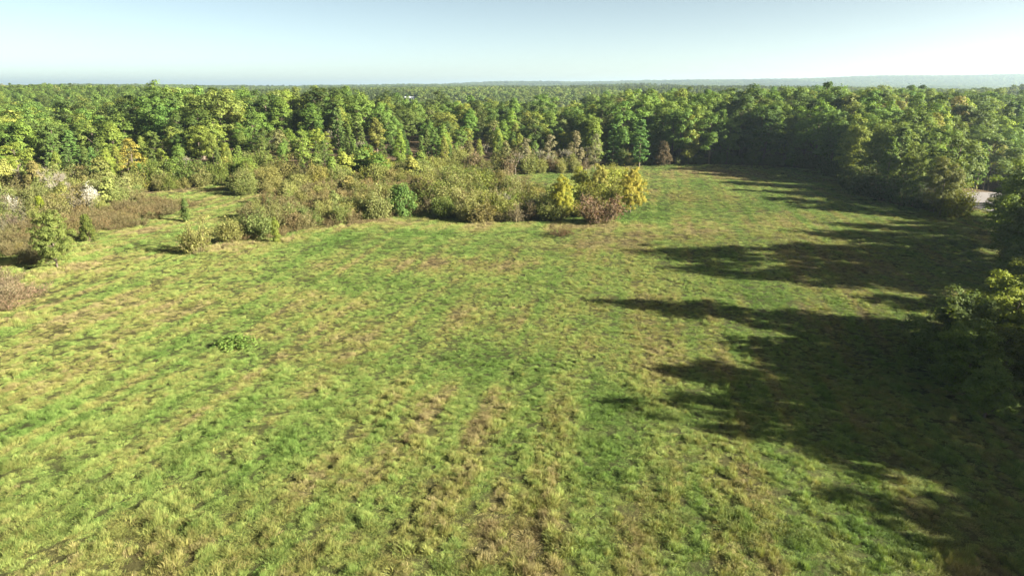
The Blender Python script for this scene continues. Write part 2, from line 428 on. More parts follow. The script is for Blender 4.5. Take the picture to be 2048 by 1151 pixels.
def pine(seed, H=17, R=3.7, base=.10, ls=.42, dens=1.0):
    rng = np.random.default_rng(seed); lf = Geo(); tr = Geo()
    lean = rng.normal(size=2) * .012 * H
    tr.tube([(0, 0, -.6), (0, 0, .4), (lean[0] * .5, lean[1] * .5, H * .5), (lean[0], lean[1], H * .98)], [.26, .2, .12, .02], 6)
    z = H * base
    while z < H * .97:
        t = (z - H * base) / (H * (1 - base))
        e = R * (1 - t) ** .75 * (.55 + .45 * min(1, t * 5)) + .25
        nb = int(5 * (1 - t * .4)) + 1
        a0 = rng.uniform(0, 6.28)
        for b in range(nb):
            if rng.random() < .2: continue
            a = a0 + b * 6.283 / nb + rng.uniform(-.35, .35)
            L = e * rng.uniform(.65, 1.2)
            tip = np.array([lean[0] * t + L * math.cos(a), lean[1] * t + L * math.sin(a), z + L * rng.uniform(.1, .45)])
            s = np.array([lean[0] * t, lean[1] * t, z])
            tr.tube(wobble(s, tip, rng, 3, .03), np.array([.05, .035, .01]) * (1.3 - t), 4)
            for q in np.arange(.45, 1.01, .28 if L > 1 else .5):
                c = s + (tip - s) * q + rng.normal(size=3) * .12
                n = int(26 * dens)
                u = unit(rng, n); u[:, 2] = np.abs(u[:, 2]) * .9 + .1
                pr = .5 + .15 * L
                pos = c + u * (pr * rng.uniform(.15, .75, n))[:, None]
                lf.leaves(pos, u * .9 + rng.normal(size=(n, 3)) * .6 + np.array([0, 0, .2]), ls * rng.uniform(.6, 1.2, n), .38, rng, 1 + rng.uniform(-.17, .17, n) + rng.uniform(-.08, .08))
        z += (.62 + .3 * (1 - t)) * rng.uniform(.85, 1.2)
    return tr, lf
def grow(tr, lf, rng, p, d, L, r, depth, spread=.55, leafn=0, ls=.15, up=.15):
    """a limb that divides down to twigs"""
    q = p + d * L
    mid = (p + q) / 2 + rng.normal(size=3) * L * .06
    tr.tube([p, mid, q], [r, r * .85, r * .62], 5 if r > .03 else 3)
    if depth == 0:
        n = 9
        dd = d + rng.normal(size=(n, 3)) * .55; dd /= np.linalg.norm(dd, axis=1)[:, None]
        st = p + (q - p) * rng.uniform(.2, 1, n)[:, None]
        tr.spikes(st, dd * (L * rng.uniform(.5, 1.1, n))[:, None], .014 + .10 * r, rng, 1.0)
        if leafn:
            k = rng.integers(0, n, leafn); c = st[k] + dd[k] * (L * rng.uniform(.1, 1.0, leafn))[:, None] + rng.normal(size=(leafn, 3)) * .08
            lf.leaves(c, rng.normal(size=(leafn, 3)) + np.array([0, 0, .6]), ls * rng.uniform(.6, 1.3, leafn), .6, rng, 1 + rng.uniform(-.3, .3, leafn))
        return
    for k in range(3 if rng.random() < .7 else 2):
        nd = d + rng.normal(size=3) * spread + np.array([0, 0, up]); nd /= np.linalg.norm(nd)
        grow(tr, lf, rng, q - d * L * rng.uniform(0, .35), nd, L * rng.uniform(.62, .85), r * .6, depth - 1, spread, leafn, ls, up)
def bare(seed, H=11, leafn=1, depth=4, r=.13, spread=.42, stems=1):
    rng = np.random.default_rng(seed); lf = Geo(); tr = Geo()
    for s in range(stems):
        d = np.array([rng.normal() * .14 * stems ** .5, rng.normal() * .14 * stems ** .5, 1]); d /= np.linalg.norm(d)
        grow(tr, lf, rng, np.array([rng.normal() * .12 * (stems - 1), rng.normal() * .12 * (stems - 1), -.3]), d, H * .30, r * rng.uniform(.8, 1.2), depth, spread, leafn, .22)
    return tr, lf
def shrub(seed, H=3.2, R=1.8, npuff=26, pr=.62, nleaf=70, ls=.15, twigs=160, stems=9, shape='dome', twigw=.018, base=.06):
    rng = np.random.default_rng(seed); lf = Geo(); tr = Geo()
    cc = np.array([0, 0, H * .35])
    for k in range(npuff):
        t = ((k + .5) / npuff)
        if shape == 'dome': e = math.sqrt(max(0, 1 - t ** 2.2))
        elif shape == 'cone': e = (1 - t) ** .75 * (.65 + .35 * min(1, t * 6)) + .05
        elif shape == 'vase': e = .45 + .55 * math.sin(math.pi * min(1, t * .8 + .1))
        else: e = math.sin(math.pi * min(1, .2 + .78 * t)) ** .6
        an = k * 2.39996 + rng.uniform(-.6, .6)
        rr = max(0, R - pr * .4) * e * rng.uniform(.4, 1) ** .5 * rng.uniform(.8, 1.15)
        c = np.array([rr * math.cos(an), rr * math.sin(an), H * base + (H * (1 - base) - pr * .4) * t])
        if nleaf:
            puff_leaves(lf, rng, c, pr * rng.uniform(.7, 1.25), .85, int(nleaf * rng.uniform(.6, 1.3)), ls, cc, jit=.75)
        if k % max(1, npuff // stems) == 0:
            tr.tube(wobble(np.array([rng.normal() * .12 * R, rng.normal() * .12 * R, -.2]), c, rng, 4, .05), np.array([.045, .035, .025, .01]) * (.5 + H * .2), 4)
    if twigs:
        u = unit(rng, twigs); u[:, 2] = np.abs(u[:, 2])
        c = u * np.array([R * .75, R * .75, H * .75]) * (rng.uniform(.1, 1, twigs) ** .5)[:, None]
        d = u * .7 + rng.normal(size=(twigs, 3)) * .4 + np.array([0, 0, .5]); d /= np.linalg.norm(d, axis=1)[:, None]
        tr.spikes(c, d * (H * rng.uniform(.14, .34, twigs))[:, None], twigw * rng.uniform(.6, 1.4, twigs), rng, 1.0)
    return tr, lf

def spray(seed, H=3, R=1.8, stems=26, nleaf=55, ls=.12, arch=.5, start=.3, fuzz=.16, side=5, tw=.02):
    rng = np.random.default_rng(seed); lf = Geo(); tr = Geo()
    for k in range(stems):
        a = rng.uniform(0, 6.283); rr = R * math.sqrt(rng.random())
        h = H * rng.uniform(.45, 1.05) * (1 - .35 * (rr / R) ** 2) * (1.35 if rng.random() < .14 else 1)
        b = np.array([rr * .35 * math.cos(a), rr * .35 * math.sin(a), -.15])
        tip = np.array([rr * math.cos(a) * 1.1, rr * math.sin(a) * 1.1, h])
        mid = (b + tip) / 2 + np.array([0, 0, h * .12 * arch]) + rng.normal(size=3) * .06 * h
        end = tip + (tip - mid) * .25 * np.array([1, 1, -arch])
        P = np.array([b, mid, tip, end])
        tr.tube(P, np.array([.030, .022, .012, .005]) * (.5 + .22 * H), 3)
        for q in range(side):
            t = rng.uniform(.25, 1); c = b * (1 - t) ** 2 + 2 * mid * t * (1 - t) + tip * t * t
            d = rng.normal(size=(1, 3)) * .6 + np.array([[0, 0, .5]]); d *= H * rng.uniform(.08, .2) / np.linalg.norm(d)
            tr.spikes(c[None], d, tw * rng.uniform(.6, 1.2), rng, 1.0)
            m = nleaf // side
            if m:
                w_ = rng.random((m, 1)); cc = c + d * w_ * 1.1 + rng.normal(size=(m, 3)) * fuzz * (.5 + .2 * H)
                lf.leaves(cc, rng.normal(size=(m, 3)) * .8 + (cc - np.array([0, 0, H * .3])) * (.5 / R), ls * rng.uniform(.6, 1.3, m), .55, rng, 1 + rng.uniform(-.2, .2, m) + rng.uniform(-.2, .2))
    return tr, lf
def kit(fn, seeds, bark=BARK, **kw):
    r = []
    for s in seeds:
        tr, lf = fn(s, **kw)
        tm = tr.mesh('trunk', bark, True)
        lm = lf.mesh('crown', LEAF_O) if lf.n else None
        r.append((tm, lm))
    return r
def scattered_copy(me):
    m = me.copy(); m.materials.clear(); m.materials.append(LEAF_I); return m

KIT = {
    'oak': kit(broadleaf, [11, 12, 13, 14, 15, 16], H=20, R=5.4, npuff=120, pr=1.15, nleaf=95, ls=.25, boughs=14),
    'poplar': kit(broadleaf, [21, 22, 23, 24], H=20, R=3.9, base=.16, npuff=62, pr=1.35, nleaf=130, ls=.25, shape='oval'),
    'loose': kit(broadleaf, [31, 32, 33], H=16, R=3.8, base=.14, npuff=70, pr=1.1, nleaf=80, ls=.24, shape='oval', sparse=.22, trunk=.2),
    'pine': kit(pine, [41, 42, 43, 44, 45], H=17, ls=.33, dens=1.5),
    'bare': kit(bare, [51, 52, 53], BARK_PALE, H=11, leafn=2, depth=4),
    'snag': kit(bare, [55, 56], BARK_PALE, H=10, leafn=0, depth=4, stems=2, r=.12),
    'near': kit(broadleaf, [61, 62, 63, 64], H=15, R=4.6, base=.05, npuff=330, pr=.8, nleaf=85, ls=.17, trunk=.24, boughs=24),
    'sapling': kit(broadleaf, [71, 72, 73], H=6, R=1.5, base=.06, npuff=44, pr=.62, nleaf=70, ls=.17, shape='oval', trunk=.08),
    'bramble': kit(spray, [81, 82, 83, 84], TWIG, H=2.2, R=2.3, stems=60, nleaf=34, ls=.085, arch=1.0, side=7, tw=.016),
    'brush': kit(spray, [91, 92, 93, 94, 95], TWIG, H=3.6, R=2.1, stems=40, nleaf=80, ls=.115, arch=.5),
    'bush': kit(spray, [101, 102, 103, 104, 105], TWIG, H=4.2, R=2.2, stems=46, nleaf=150, ls=.125, arch=.4, fuzz=.24),
    'dense': kit(shrub, [106, 107], TWIG, H=4.2, R=2.3, npuff=40, pr=.75, nleaf=150, ls=.13, twigs=120, shape='egg'),
    'cone': kit(shrub, [111, 112], TWIG, H=5.6, R=1.9, npuff=60, pr=.6, nleaf=130, ls=.125, twigs=60, shape='cone'),
    'thin': kit(spray, [121, 122, 123, 124], TWIG, H=4.0, R=1.3, stems=18, nleaf=70, ls=.105, arch=.1, side=8),
    'weed': kit(spray, [131], TWIG, H=.6, R=1.2, stems=60, nleaf=30, ls=.10, arch=.8, fuzz=.2),
}
GROWN = {'oak': 20, 'poplar': 20, 'loose': 16, 'pine': 17, 'bare': 11, 'snag': 10, 'near': 15, 'sapling': 6, 'bramble': 2.2, 'brush': 3.6, 'bush': 4.2, 'dense': 4.2, 'weed': .6, 'cone': 5.6, 'thin': 4.0}
count = {}
LEAF_GAIN = 0.74
def plant(kind, x, y, h, color, name, label, cat, group=None, rz=None, wide=1.0, var=None, z=None, parts=('trunk', 'crown')):
    ms = KIT[kind]; k = count.get(kind, 0) if var is None else var
    count[kind] = count.get(kind, 0) + 1
    tm, lm = ms[k % len(ms)]
    s = h / GROWN[kind]
    e = link(name, None, None, (x, y, float(height(x, y)) if z is None else z), random.uniform(0, 6.28) if rz is None else rz, (s * wide, s * wide, s))
    e.empty_display_size = 0.5
    tag(e, label, cat, group)
    link(parts[0], tm, e)
    if lm: link(parts[1], lm, e, color=tuple(v * LEAF_GAIN for v in color))
    return e
def jitter(c, a=.14, g=.1):
    f = 1 + random.uniform(-a, a)
    return tuple(max(.004, v * f * (1 + random.uniform(-g, g))) for v in c)

# ------------------------------------------------------------------ the woods
DARK = (0.082, 0.120, 0.028); MID = (0.135, 0.205, 0.042); YG = (0.215, 0.265, 0.052); OLIVE = (0.205, 0.220, 0.070)
PINE = (0.130, 0.200, 0.048); GOLD = (0.30, 0.27, 0.055); TAN = (0.23, 0.175, 0.085); RUST = (0.16, 0.085, 0.035); LIME = (0.170, 0.245, 0.045)
ex = np.array([p_[0] for p_ in WOOD_EDGE]); ey = np.array([p_[1] for p_ in WOOD_EDGE])
def hexgrid(x0, x1, y0, y1, s, j=.38):
    r = []
    yy = y0; k = 0
    while yy < y1:
        xs = np.arange(x0 + (k % 2) * s * .5, x1, s)
        r.append(np.stack([xs, np.full(len(xs), yy)], 1)); yy += s * .87; k += 1
    r = np.concatenate(r); return r + RNG.uniform(-j, j, r.shape) * s
cand = hexgrid(-340, 380, 120, 440, 7.6, .46)
cx_, cy_ = cand[:, 0], cand[:, 1]
ok = inpoly(cx_, cy_, WOOD) & (np.abs(cx_) < .80 * cy_ + 26) & (cy_ < 430)
# the gap round the house drive stays open
drive = [(98, 138), (112, 176), (150, 196), (200, 190), (200, 150), (120, 128)]
ok &= ~inpoly(cx_, cy_, drive)
ok &= RNG.random(len(cand)) > .07
cand = cand[ok]
trees = []
for x, y in cand:
    e = y - np.interp(x, ex[:14], ey[:14]) if x < 100 else min(60.0, (x - 96) * 1.2)
    n = float(fbm(x / 24, y / 24, 131, 2)); n2 = float(fbm(x / 11, y / 11, 137, 2)); r = random.random()
    left = x < 22 + (y - 230) * .15
    ppx = 1024 + 1365 * x / (.959 * y + 6)
    if e > 40 and random.random() < .38: continue
    if e > 150 and ppx > 270: continue
    top = np.interp(ppx, [0, 230, 310, 700, 800, 1150, 1250, 1700, 1900, 2100], [15.5, 16.5, 23.0, 23.0, 18.0, 17.5, 22.0, 23.5, 22, 20]) - float(height(x, y))
    if left:
        h = 7.6 + (top - 7.6) * sstep(0, 95, e) + random.uniform(-3.2, 1.8) + (random.random() < .12) * 3
        pz = .70 * sstep(.38, .52, n) * (1 - sstep(40, 75, e)) if x < -25 else .15
        if r < pz: k, c = 'pine', PINE
        elif r < pz + .10 and e < 55: k, c = 'bare', OLIVE
        elif e > 55 and r < .42: k, c = 'oak', random.choice([DARK, MID, MID, YG])
        elif n2 > .60: k, c = 'oak', random.choice([DARK, MID])
        elif n2 > .47: k, c = random.choice([('poplar', YG), ('loose', YG), ('poplar', MID), ('oak', YG)])
        else: k, c = random.choice([('loose', OLIVE), ('poplar', YG), ('poplar', MID), ('oak', MID), ('loose', YG), ('poplar', LIME)])
    else:
        h = top * (.80 + .2 * sstep(0, 40, e)) + random.choice([-5, -3, -1.5, 0, 0, .5, 1, 2.5])
        if r < .08: k, c = 'pine', PINE
        elif r < .24: k, c = 'oak', DARK
        elif r < .62: k, c = 'oak', MID
        elif r < .92: k, c = 'poplar', random.choice([YG, MID, LIME])
        else: k, c = 'loose', OLIVE
        if x > 94 and y < 255: h *= .52 + .48 * sstep(150, 205, y - .9 * max(0, x - 110))
    if left and e < 28 and k == 'oak': k, c = random.choice(['poplar', 'loose', 'poplar']), random.choice([YG, MID, LIME])
    if k == 'bare': h *= .72
    trees.append((x, y, h, k, c, left))
def seen(x, y): return abs(x) < .757 * y + 6
trees.sort(key=lambda t: (not seen(t[0], t[1]), math.hypot(t[0], t[1])))
LOOK = {DARK: 'dark green', MID: 'mid green', YG: 'yellow green', OLIVE: 'thin olive', PINE: 'blue green', TAN: 'tan browning', LIME: 'bright green'}
MAXN = {'tree': 270, 'pine': 110}
made = {'tree': 0, 'pine': 0}
rest = []
for x, y, h, k, c, left in trees:
    cat = 'pine' if k == 'pine' else 'tree'
    if not seen(x, y) and not (x > 0 and y < 250):
        rest.append((x, y, h, k, c)); continue
    if made[cat] >= MAXN[cat]:
        rest.append((x, y, h, k, c)); continue
    made[cat] += 1
    ppx = 1024 + 1365 * x / (.959 * y + 6); e = y - np.interp(x, ex[:14], ey[:14]) if x < 100 else (x - 96)
    where = ('fronting' if e < 14 else 'in' if e < 48 else 'deep in') + ' the ' + (
        ('woods behind the pale brush' if ppx < 250 else 'woods behind the grass lane' if ppx < 480 else 'woods behind the brush island' if ppx < 860 else 'woods behind the hollow') if left else
        ('shaded wood at the field end' if ppx < 1480 else 'shaded wood in the field corner' if ppx < 1680 else 'shaded wood by the gravel drive'))
    size = 'tall ' if h > (15 if left else 19.5) else 'short ' if h < (10.5 if left else 14) else ''
    if k == 'pine': nm, what = 'pine_tree', 'pine'
    elif k == 'bare': nm, what = 'bare_tree', 'half bare grey tree'
    elif k == 'oak': nm, what = 'broadleaf_tree', '%s broad oak' % LOOK[c]
    elif k == 'poplar': nm, what = 'broadleaf_tree', '%s oval tree' % LOOK[c]
    else: nm, what = 'broadleaf_tree', '%s airy tree' % LOOK[c]
    lab = size + what + ' ' + where
    plant(k, x, y, h, jitter(c), nm, lab, cat, lab, wide=(1.0 if e < 40 else 1.22) * (random.uniform(1.0, 1.45) if k in ('oak', 'loose') else random.uniform(.95, 1.3)))
# the rest of the near woods and all that lie beyond, out to the hills
mid_keys = ['oak', 'poplar', 'loose', 'pine']
mid_protos = [(k, i) for k in mid_keys for i in range(len(KIT[k]))]
mid_mesh = [scattered_copy(KIT[k][i][1]) for k, i in mid_protos]
def low_broad(seed):
    tr, lf = broadleaf(seed, H=18, R=5.2, base=.1, npuff=22, pr=2.2, nleaf=44, ls=.7); return lf.mesh('far_crown', LEAF_I)
def low_pine(seed):
    tr, lf = pine(seed, H=18, R=2.6, ls=.75, dens=.26); return lf.mesh('far_pine', LEAF_I)
far_mesh = [low_broad(s) for s in (201, 202, 203, 204)] + [low_pine(s) for s in (211, 212)]
protos = mid_mesh + far_mesh
NM = len(mid_mesh)
pts, rz_, sc_, pk_, tn_ = [], [], [], [], []
for x, y, h, k, c in rest:
    if k == 'bare': k = 'loose'
    i = random.choice([q for q, (kk, _) in enumerate(mid_protos) if kk == k])
    s = h / GROWN[k]; f = random.uniform(1.0, 1.45)
    pts.append((x, y, float(height(x, y)))); rz_.append(random.uniform(0, 6.28)); sc_.append((s * f, s * f, s)); pk_.append(i); tn_.append(jitter(c))
def far_band(y0, y1, s, hgt, mult, xm=0.84):
    """woods on the rolling country, one tree every s metres"""
    a = hexgrid(-xm * y1 - 30, xm * y1 + 30, y0, y1, s)
    d = a[:, 1]
    a = a[(np.abs(a[:, 0]) < xm * d + 30)]
    z = height(a[:, 0], a[:, 1])
    nn = fbm(a[:, 0] / 90, a[:, 1] / 90, 151, 3); n3 = fbm(a[:, 0] / 260, a[:, 1] / 260, 157, 2)
    for (x, y), zz, q, q3 in zip(a, z, nn, n3):
        pinewood = q3 > .52 and abs(x) < .45 * y and y > 560
        r = random.random()
        if pinewood and r < .85:
            i = NM + 4 + random.randrange(2); c = (0.085, 0.125, 0.045)
        else:
            i = NM + random.randrange(4) if y > 640 else random.randrange(8)
            c = random.choice([DARK, MID, MID, OLIVE if r < .3 else MID, DARK, YG if r < .25 else MID])
        hh = hgt * random.uniform(.8, 1.15) / (18 if i >= NM else 20)
        f = mult * random.uniform(.85, 1.2)
        pts.append((x, y, zz - .5)); rz_.append(random.uniform(0, 6.28)); sc_.append((hh * f, hh * f, hh)); pk_.append(i); tn_.append(jitter(tuple(.5 * u_ + .5 * v_ for u_, v_ in zip(c, (.12, .155, .04))) if y > 640 else c, .10, .05))
far_band(430, 640, 7.6, 18, 1.05)
far_band(640, 1500, 9.5, 18, 1.1)
far_band(1500, 2600, 15, 19, 1.6)
far_band(2600, 5200, 30, 20, 2.6)
far_band(5200, 7600, 48, 24, 3.6)
def clear_house(p_): return math.hypot(p_[0] - HOUSE[0], p_[1] - HOUSE[1]) > 15 and not (abs(p_[0] - HOUSE[0] * p_[1] / HOUSE[1]) < 10 and HOUSE[1] - 130 < p_[1] < HOUSE[1])
HOUSE = (-131.0, 905.0)
keep = [i for i, q in enumerate(pts) if clear_house(q)]
o = scatter('far_woods', np.array(pts)[keep], np.array(rz_)[keep], np.array(sc_)[keep], np.array(pk_)[keep], np.array(tn_)[keep] * LEAF_GAIN, protos)
tag(o, 'mixed woods covering the rolling hills out to the horizon', 'woods', kind='stuff')
print('scattered trees', len(keep), 'individual', made)

# ------------------------------------------------------------------ trees beside the field (their shadows lie across the grass)
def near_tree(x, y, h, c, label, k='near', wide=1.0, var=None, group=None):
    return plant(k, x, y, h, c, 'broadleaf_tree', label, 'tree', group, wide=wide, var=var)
ROWG = 'trees in the row along the shaded side of the field'
near_tree(83, 109.5, 14, (.16, .225, .045), 'sunlit green tree at the end of the row by the gravel drive', var=0, wide=1.3)
near_tree(98.5, 130, 8.5, (.20, .215, .055), 'smaller light green tree beside the gravel drive gap', var=1, wide=1.2)
near_tree(92, 118, 10, (.15, .20, .04), 'leafy green tree between the drive gap and the row', var=2, wide=1.3)
near_tree(46.5, 61, 10.5, (.23, .28, .045), 'yellow green tree lit on top, leaning over the shaded grass', var=2, wide=1.35)
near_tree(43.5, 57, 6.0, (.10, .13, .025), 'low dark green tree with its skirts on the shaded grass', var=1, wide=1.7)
near_tree(55, 70, 8.5, (.16, .20, .04), 'rounded green tree behind the yellow green one', var=0, wide=1.3)
EDGE = 'bushy tree filling the foot of the dark row beside the grass'
for q, (x, y, h) in enumerate([(62, 77, 7.5), (68.5, 87, 8), (74, 96, 9.5), (79, 103, 9), (51, 58, 8), (45, 52, 5.5), (52.5, 65, 9), (40.5, 56, 6.5), (42.5, 60.5, 8.5), (39, 51, 4.5)]):
    near_tree(x, y, h, jitter((.13, .18, .038)), EDGE, wide=1.45, var=q, group=EDGE)
row = [(57, 67, 20.5, 'poplar'), (70, 17, 19, 'oak'), (77, 9, 19, 'oak'), (66, 24, 18, 'oak'), (84, 2, 20, 'oak'), (72, 12, 19, 'poplar'), (59, 46, 18, 'oak'), (58, 38, 19.5, 'oak'), (64, 32, 18, 'oak'), (69, 25, 17.5, 'oak'), (74, 18, 17.5, 'oak'), (66, 42, 20, 'oak'), (73, 34, 20, 'oak'), (66, 52, 12, 'oak'), (74, 46, 20, 'oak'),
       (80, 26, 20, 'oak'), (82, 40, 20, 'poplar'), (76, 57, 19, 'oak'), (84, 52, 20, 'oak'), (68, 66, 8, 'near'), (78, 74, 11, 'near'), (85, 66, 14, 'oak'), (94, 60, 18, 'oak'), (77, 82, 22, 'oak'), (83, 90, 25, 'oak'), (88, 92, 20, 'poplar'),
       (90, 84, 19, 'oak'), (96, 93, 20, 'oak'), (108, 104, 20, 'oak'), (104, 122, 13, 'oak'), (116, 118, 17, 'oak'), (84, 10, 18, 'oak'), (88, 20, 20, 'oak'), (92, 30, 20, 'oak'), (80, 0, 18, 'oak'), (92, 4, 19, 'oak'), (90, -12, 18, 'oak'),
       (205, 150, 24, 'oak'), (185, 165, 24, 'oak'), (190, 180, 24, 'oak'), (198, 195, 24, 'oak'), (202, 210, 24, 'oak'), (180, 152, 23, 'oak'), (170, 140, 22, 'oak'), (160, 130, 22, 'oak'), (152, 138, 22, 'oak'), (212, 225, 24, 'oak'), (130, 124, 19, 'oak'), (140, 116, 20, 'oak')]
for x, y, h, k in row:
    near_tree(x, y, h * 1.06 if h > 15 else h, jitter(random.choice([MID, MID, YG])), 'tall tree in the dark row casting long shadows across the field', k, group=ROWG)

# ------------------------------------------------------------------ brush at the edge of the field
KEEP_CLEAR = PX((395, 506), (185, 415), (30, 432), (178, 482), (373, 444), (803, 433), (115, 535), (1203, 447), (85, 435), (110, 396))   # plants that stand free
def fill(poly, s, choices, margin=0):
    xs = [p_[0] for p_ in poly]; ys = [p_[1] for p_ in poly]
    a = hexgrid(min(xs), max(xs), min(ys), max(ys), s)
    a = a[inpoly(a[:, 0], a[:, 1], poly)]
    for x, y in a:
        k, h0, h1, c, nm, lab, grp = random.choices(choices, [q[7] for q in choices])[0][:7]
        if random.random() < .10 or any(abs(x - hx) < 3.0 and -8.5 < y - hy < 2.5 for hx, hy in KEEP_CLEAR): continue
        h = random.uniform(h0 * .7, h1 * 1.15); q = (h - h0 * .7) / (h1 * 1.15 - h0 * .7)
        lab = ('low ' if q < .3 else 'tall ' if q > .72 else '') + lab
        plant(k, x, y, h, jitter(c, .2), nm, lab, 'tree' if k == 'sapling' else 'shrub', lab, wide=random.uniform(.8, 1.6), parts=('stems', 'foliage'))
BR = (0.160, 0.130, 0.055); BRO = (0.200, 0.180, 0.072); OLB = (0.215, 0.230, 0.070); GRN = (0.14, 0.20, 0.040); YGB = (0.25, 0.265, 0.055)
def ch(kind, h0, h1, c, look, where, wt):
    nm = {'bramble': 'bramble_shrub', 'brush': 'brush_shrub', 'bush': 'leafy_shrub', 'thin': 'twiggy_shrub', 'cone': 'cedar_shrub', 'sapling': 'young_tree'}[kind]
    lab = '%s %s' % (look, where)
    return (kind, h0, h1, c, nm, lab, lab, wt)
W1 = 'in the low thicket beside the grass lane'
W2 = 'in the brush island between lane and hollow'
W3 = 'in the brush below the sunny woods'
W4 = 'in the thicket above the hollow'
fill(PX((165, 475), (300, 448), (395, 406), (310, 402), (200, 425), (100, 440), (0, 470), (0, 520), (100, 530), (150, 500)), 3.0,
     [ch('bramble', 1.3, 2.0, BR, 'brown bramble shrub', W1, 6), ch('brush', 1.8, 2.6, BRO, 'olive brown shrub', W1, 1.5)])
fill(PX((-60, 640), (40, 612), (70, 585), (40, 560), (-60, 560)), 2.6, [ch('bramble', 1.6, 2.4, (.25, .19, .125), 'grey tan bramble', 'at the corner of the mown grass', 1)])
fill(PX((450, 486), (560, 477), (740, 440), (832, 430), (800, 385), (700, 375), (560, 395), (500, 435)), 2.7,
     [ch('bramble', 1.8, 2.8, BR, 'brown bramble shrub', W2, 4), ch('brush', 2.2, 3.4, BRO, 'olive brown shrub', W2, 4), ch('bush', 2.8, 4.0, OLB, 'leafy olive shrub', W2, 2.2), ch('thin', 2.6, 4.2, GRN, 'twiggy green shrub', W2, 1.4), ch('sapling', 3.5, 5, OLB, 'slim olive sapling', W2, .6)])
fill(PX((480, 392), (700, 372), (840, 380), (900, 345), (760, 345), (560, 356), (470, 368)), 3.9,
     [ch('brush', 2.6, 4.5, BRO, 'olive brown shrub', W3, 3), ch('bush', 3.5, 5.2, OLB, 'leafy olive shrub', W3, 4), ch('bush', 3.5, 5.5, YGB, 'yellow green shrub', W3, 2), ch('thin', 3, 4.5, BR, 'twiggy brown shrub', W3, 1.5), ch('sapling', 5, 8.5, YGB, 'young yellow green tree', W3, 1.2), ch('sapling', 5, 8.5, GRN, 'young green tree', W3, 1.0)])
fill(PX((-60, 470), (60, 460), (200, 425), (290, 395), (280, 388), (150, 368), (-60, 385)), 4.0,
     [ch('brush', 2.8, 4.4, BRO, 'olive brown shrub', 'in the pale brush with bare trees', 3), ch('bush', 3.2, 5.0, OLB, 'leafy olive shrub', 'in the pale brush with bare trees', 4), ch('thin', 3, 5, (.2, .17, .12), 'grey twiggy shrub', 'in the pale brush with bare trees', 2), ch('sapling', 5, 8, OLB, 'young olive green tree', 'in the pale brush with bare trees', .8)])
fill(PX((845, 432), (940, 444), (1050, 448), (1120, 440), (1100, 405), (1000, 372), (920, 352), (850, 378)), 3.8,
     [ch('bush', 3.2, 5.0, OLB, 'leafy olive shrub', W4, 4), ch('bush', 3.4, 5.2, (.13, .165, .035), 'rounded green shrub', W4, 3), ch('thin', 3.4, 5, (.16, .13, .07), 'grey twiggy shrub', W4, 2), ch('brush', 3, 4.4, BRO, 'olive brown shrub', W4, 1)])
fill(PX((1110, 440), (1190, 445), (1260, 410), (1275, 375), (1200, 368), (1110, 392)), 4.6,
     [ch('bush', 3.4, 5.2, YGB, 'yellow green shrub', 'in the clump with the golden tree', 3), ch('thin', 3.4, 4.8, OLB, 'twiggy olive shrub', 'in the clump with the golden tree', 2)])
fill(PX((1000, 352), (1180, 345), (1190, 336), (1050, 338), (900, 336), (900, 345)), 4.6,
     [ch('thin', 4, 6.5, (.20, .165, .085), 'tall grey tan shrub', 'along the edge of the wood behind the hollow', 3), ch('bush', 4, 6, OLB, 'leafy olive shrub', 'along the edge of the wood behind the hollow', 2)])
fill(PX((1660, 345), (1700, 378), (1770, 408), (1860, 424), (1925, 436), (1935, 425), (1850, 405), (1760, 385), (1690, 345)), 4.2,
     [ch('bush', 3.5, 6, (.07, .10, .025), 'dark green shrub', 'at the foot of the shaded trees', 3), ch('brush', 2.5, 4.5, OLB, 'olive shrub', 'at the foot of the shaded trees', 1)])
fill([p_ for p_ in PX((262, 390), (380, 375), (470, 364), (560, 354))] + [p_ for p_ in PX((560, 347), (470, 354), (380, 363), (270, 374))], 3.6,
     [ch('bush', 3, 5.5, OLB, 'leafy olive shrub', 'at the foot of the sunny woods', 3), ch('bush', 3.5, 6.5, GRN, 'fresh green shrub', 'at the foot of the sunny woods', 3), ch('thin', 3.5, 6, YGB, 'thin yellow green shrub', 'at the foot of the sunny woods', 2)])
W6 = 'under the shaded wood at the field end'
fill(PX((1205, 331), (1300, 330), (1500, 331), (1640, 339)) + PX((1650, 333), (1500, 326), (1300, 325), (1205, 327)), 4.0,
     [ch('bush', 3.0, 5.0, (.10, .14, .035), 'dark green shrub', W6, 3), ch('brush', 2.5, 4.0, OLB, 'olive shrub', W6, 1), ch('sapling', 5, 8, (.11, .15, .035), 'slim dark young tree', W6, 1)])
# plants that stand out one by one
def at(px, py, kind, h, c, name, label, cat='shrub', wide=1.0, var=0, rz=None):
    x, y = G(px, py)
    return plant(kind, x, y, h, c, name, label, cat, None, rz, wide, var, parts=('trunk', 'crown') if cat == 'tree' or cat == 'pine' else ('stems', 'foliage'))
at(115, 535, 'near', 8.4, (.165, .205, .05), 'leafy_shrub', 'tall egg shaped green shrub standing over the brown thicket', wide=1.0, var=3)
at(178, 482, 'cone', 4.6, (.12, .15, .03), 'cedar_shrub', 'small cone shaped shrub beside the tall egg shaped one', wide=1.0, var=1)
at(395, 506, 'brush', 5.2, (.26, .26, .08), 'twiggy_shrub', 'lone twiggy shrub on the mown grass with a long shadow', wide=.85, var=0)
at(373, 444, 'sapling', 4.8, (.10, .145, .035), 'sapling', 'slim young tree standing alone in the grass lane', 'tree', .8, 0)
at(185, 415, 'bush', 4.6, (.56, .55, .49), 'blossoming_shrub', 'white blossoming shrub beside the brown thicket', wide=.62, var=0)
at(30, 432, 'thin', 4.8, (.52, .51, .45), 'blossoming_shrub', 'whitish blossoming shrub deep in the pale brush', wide=.7, var=1)
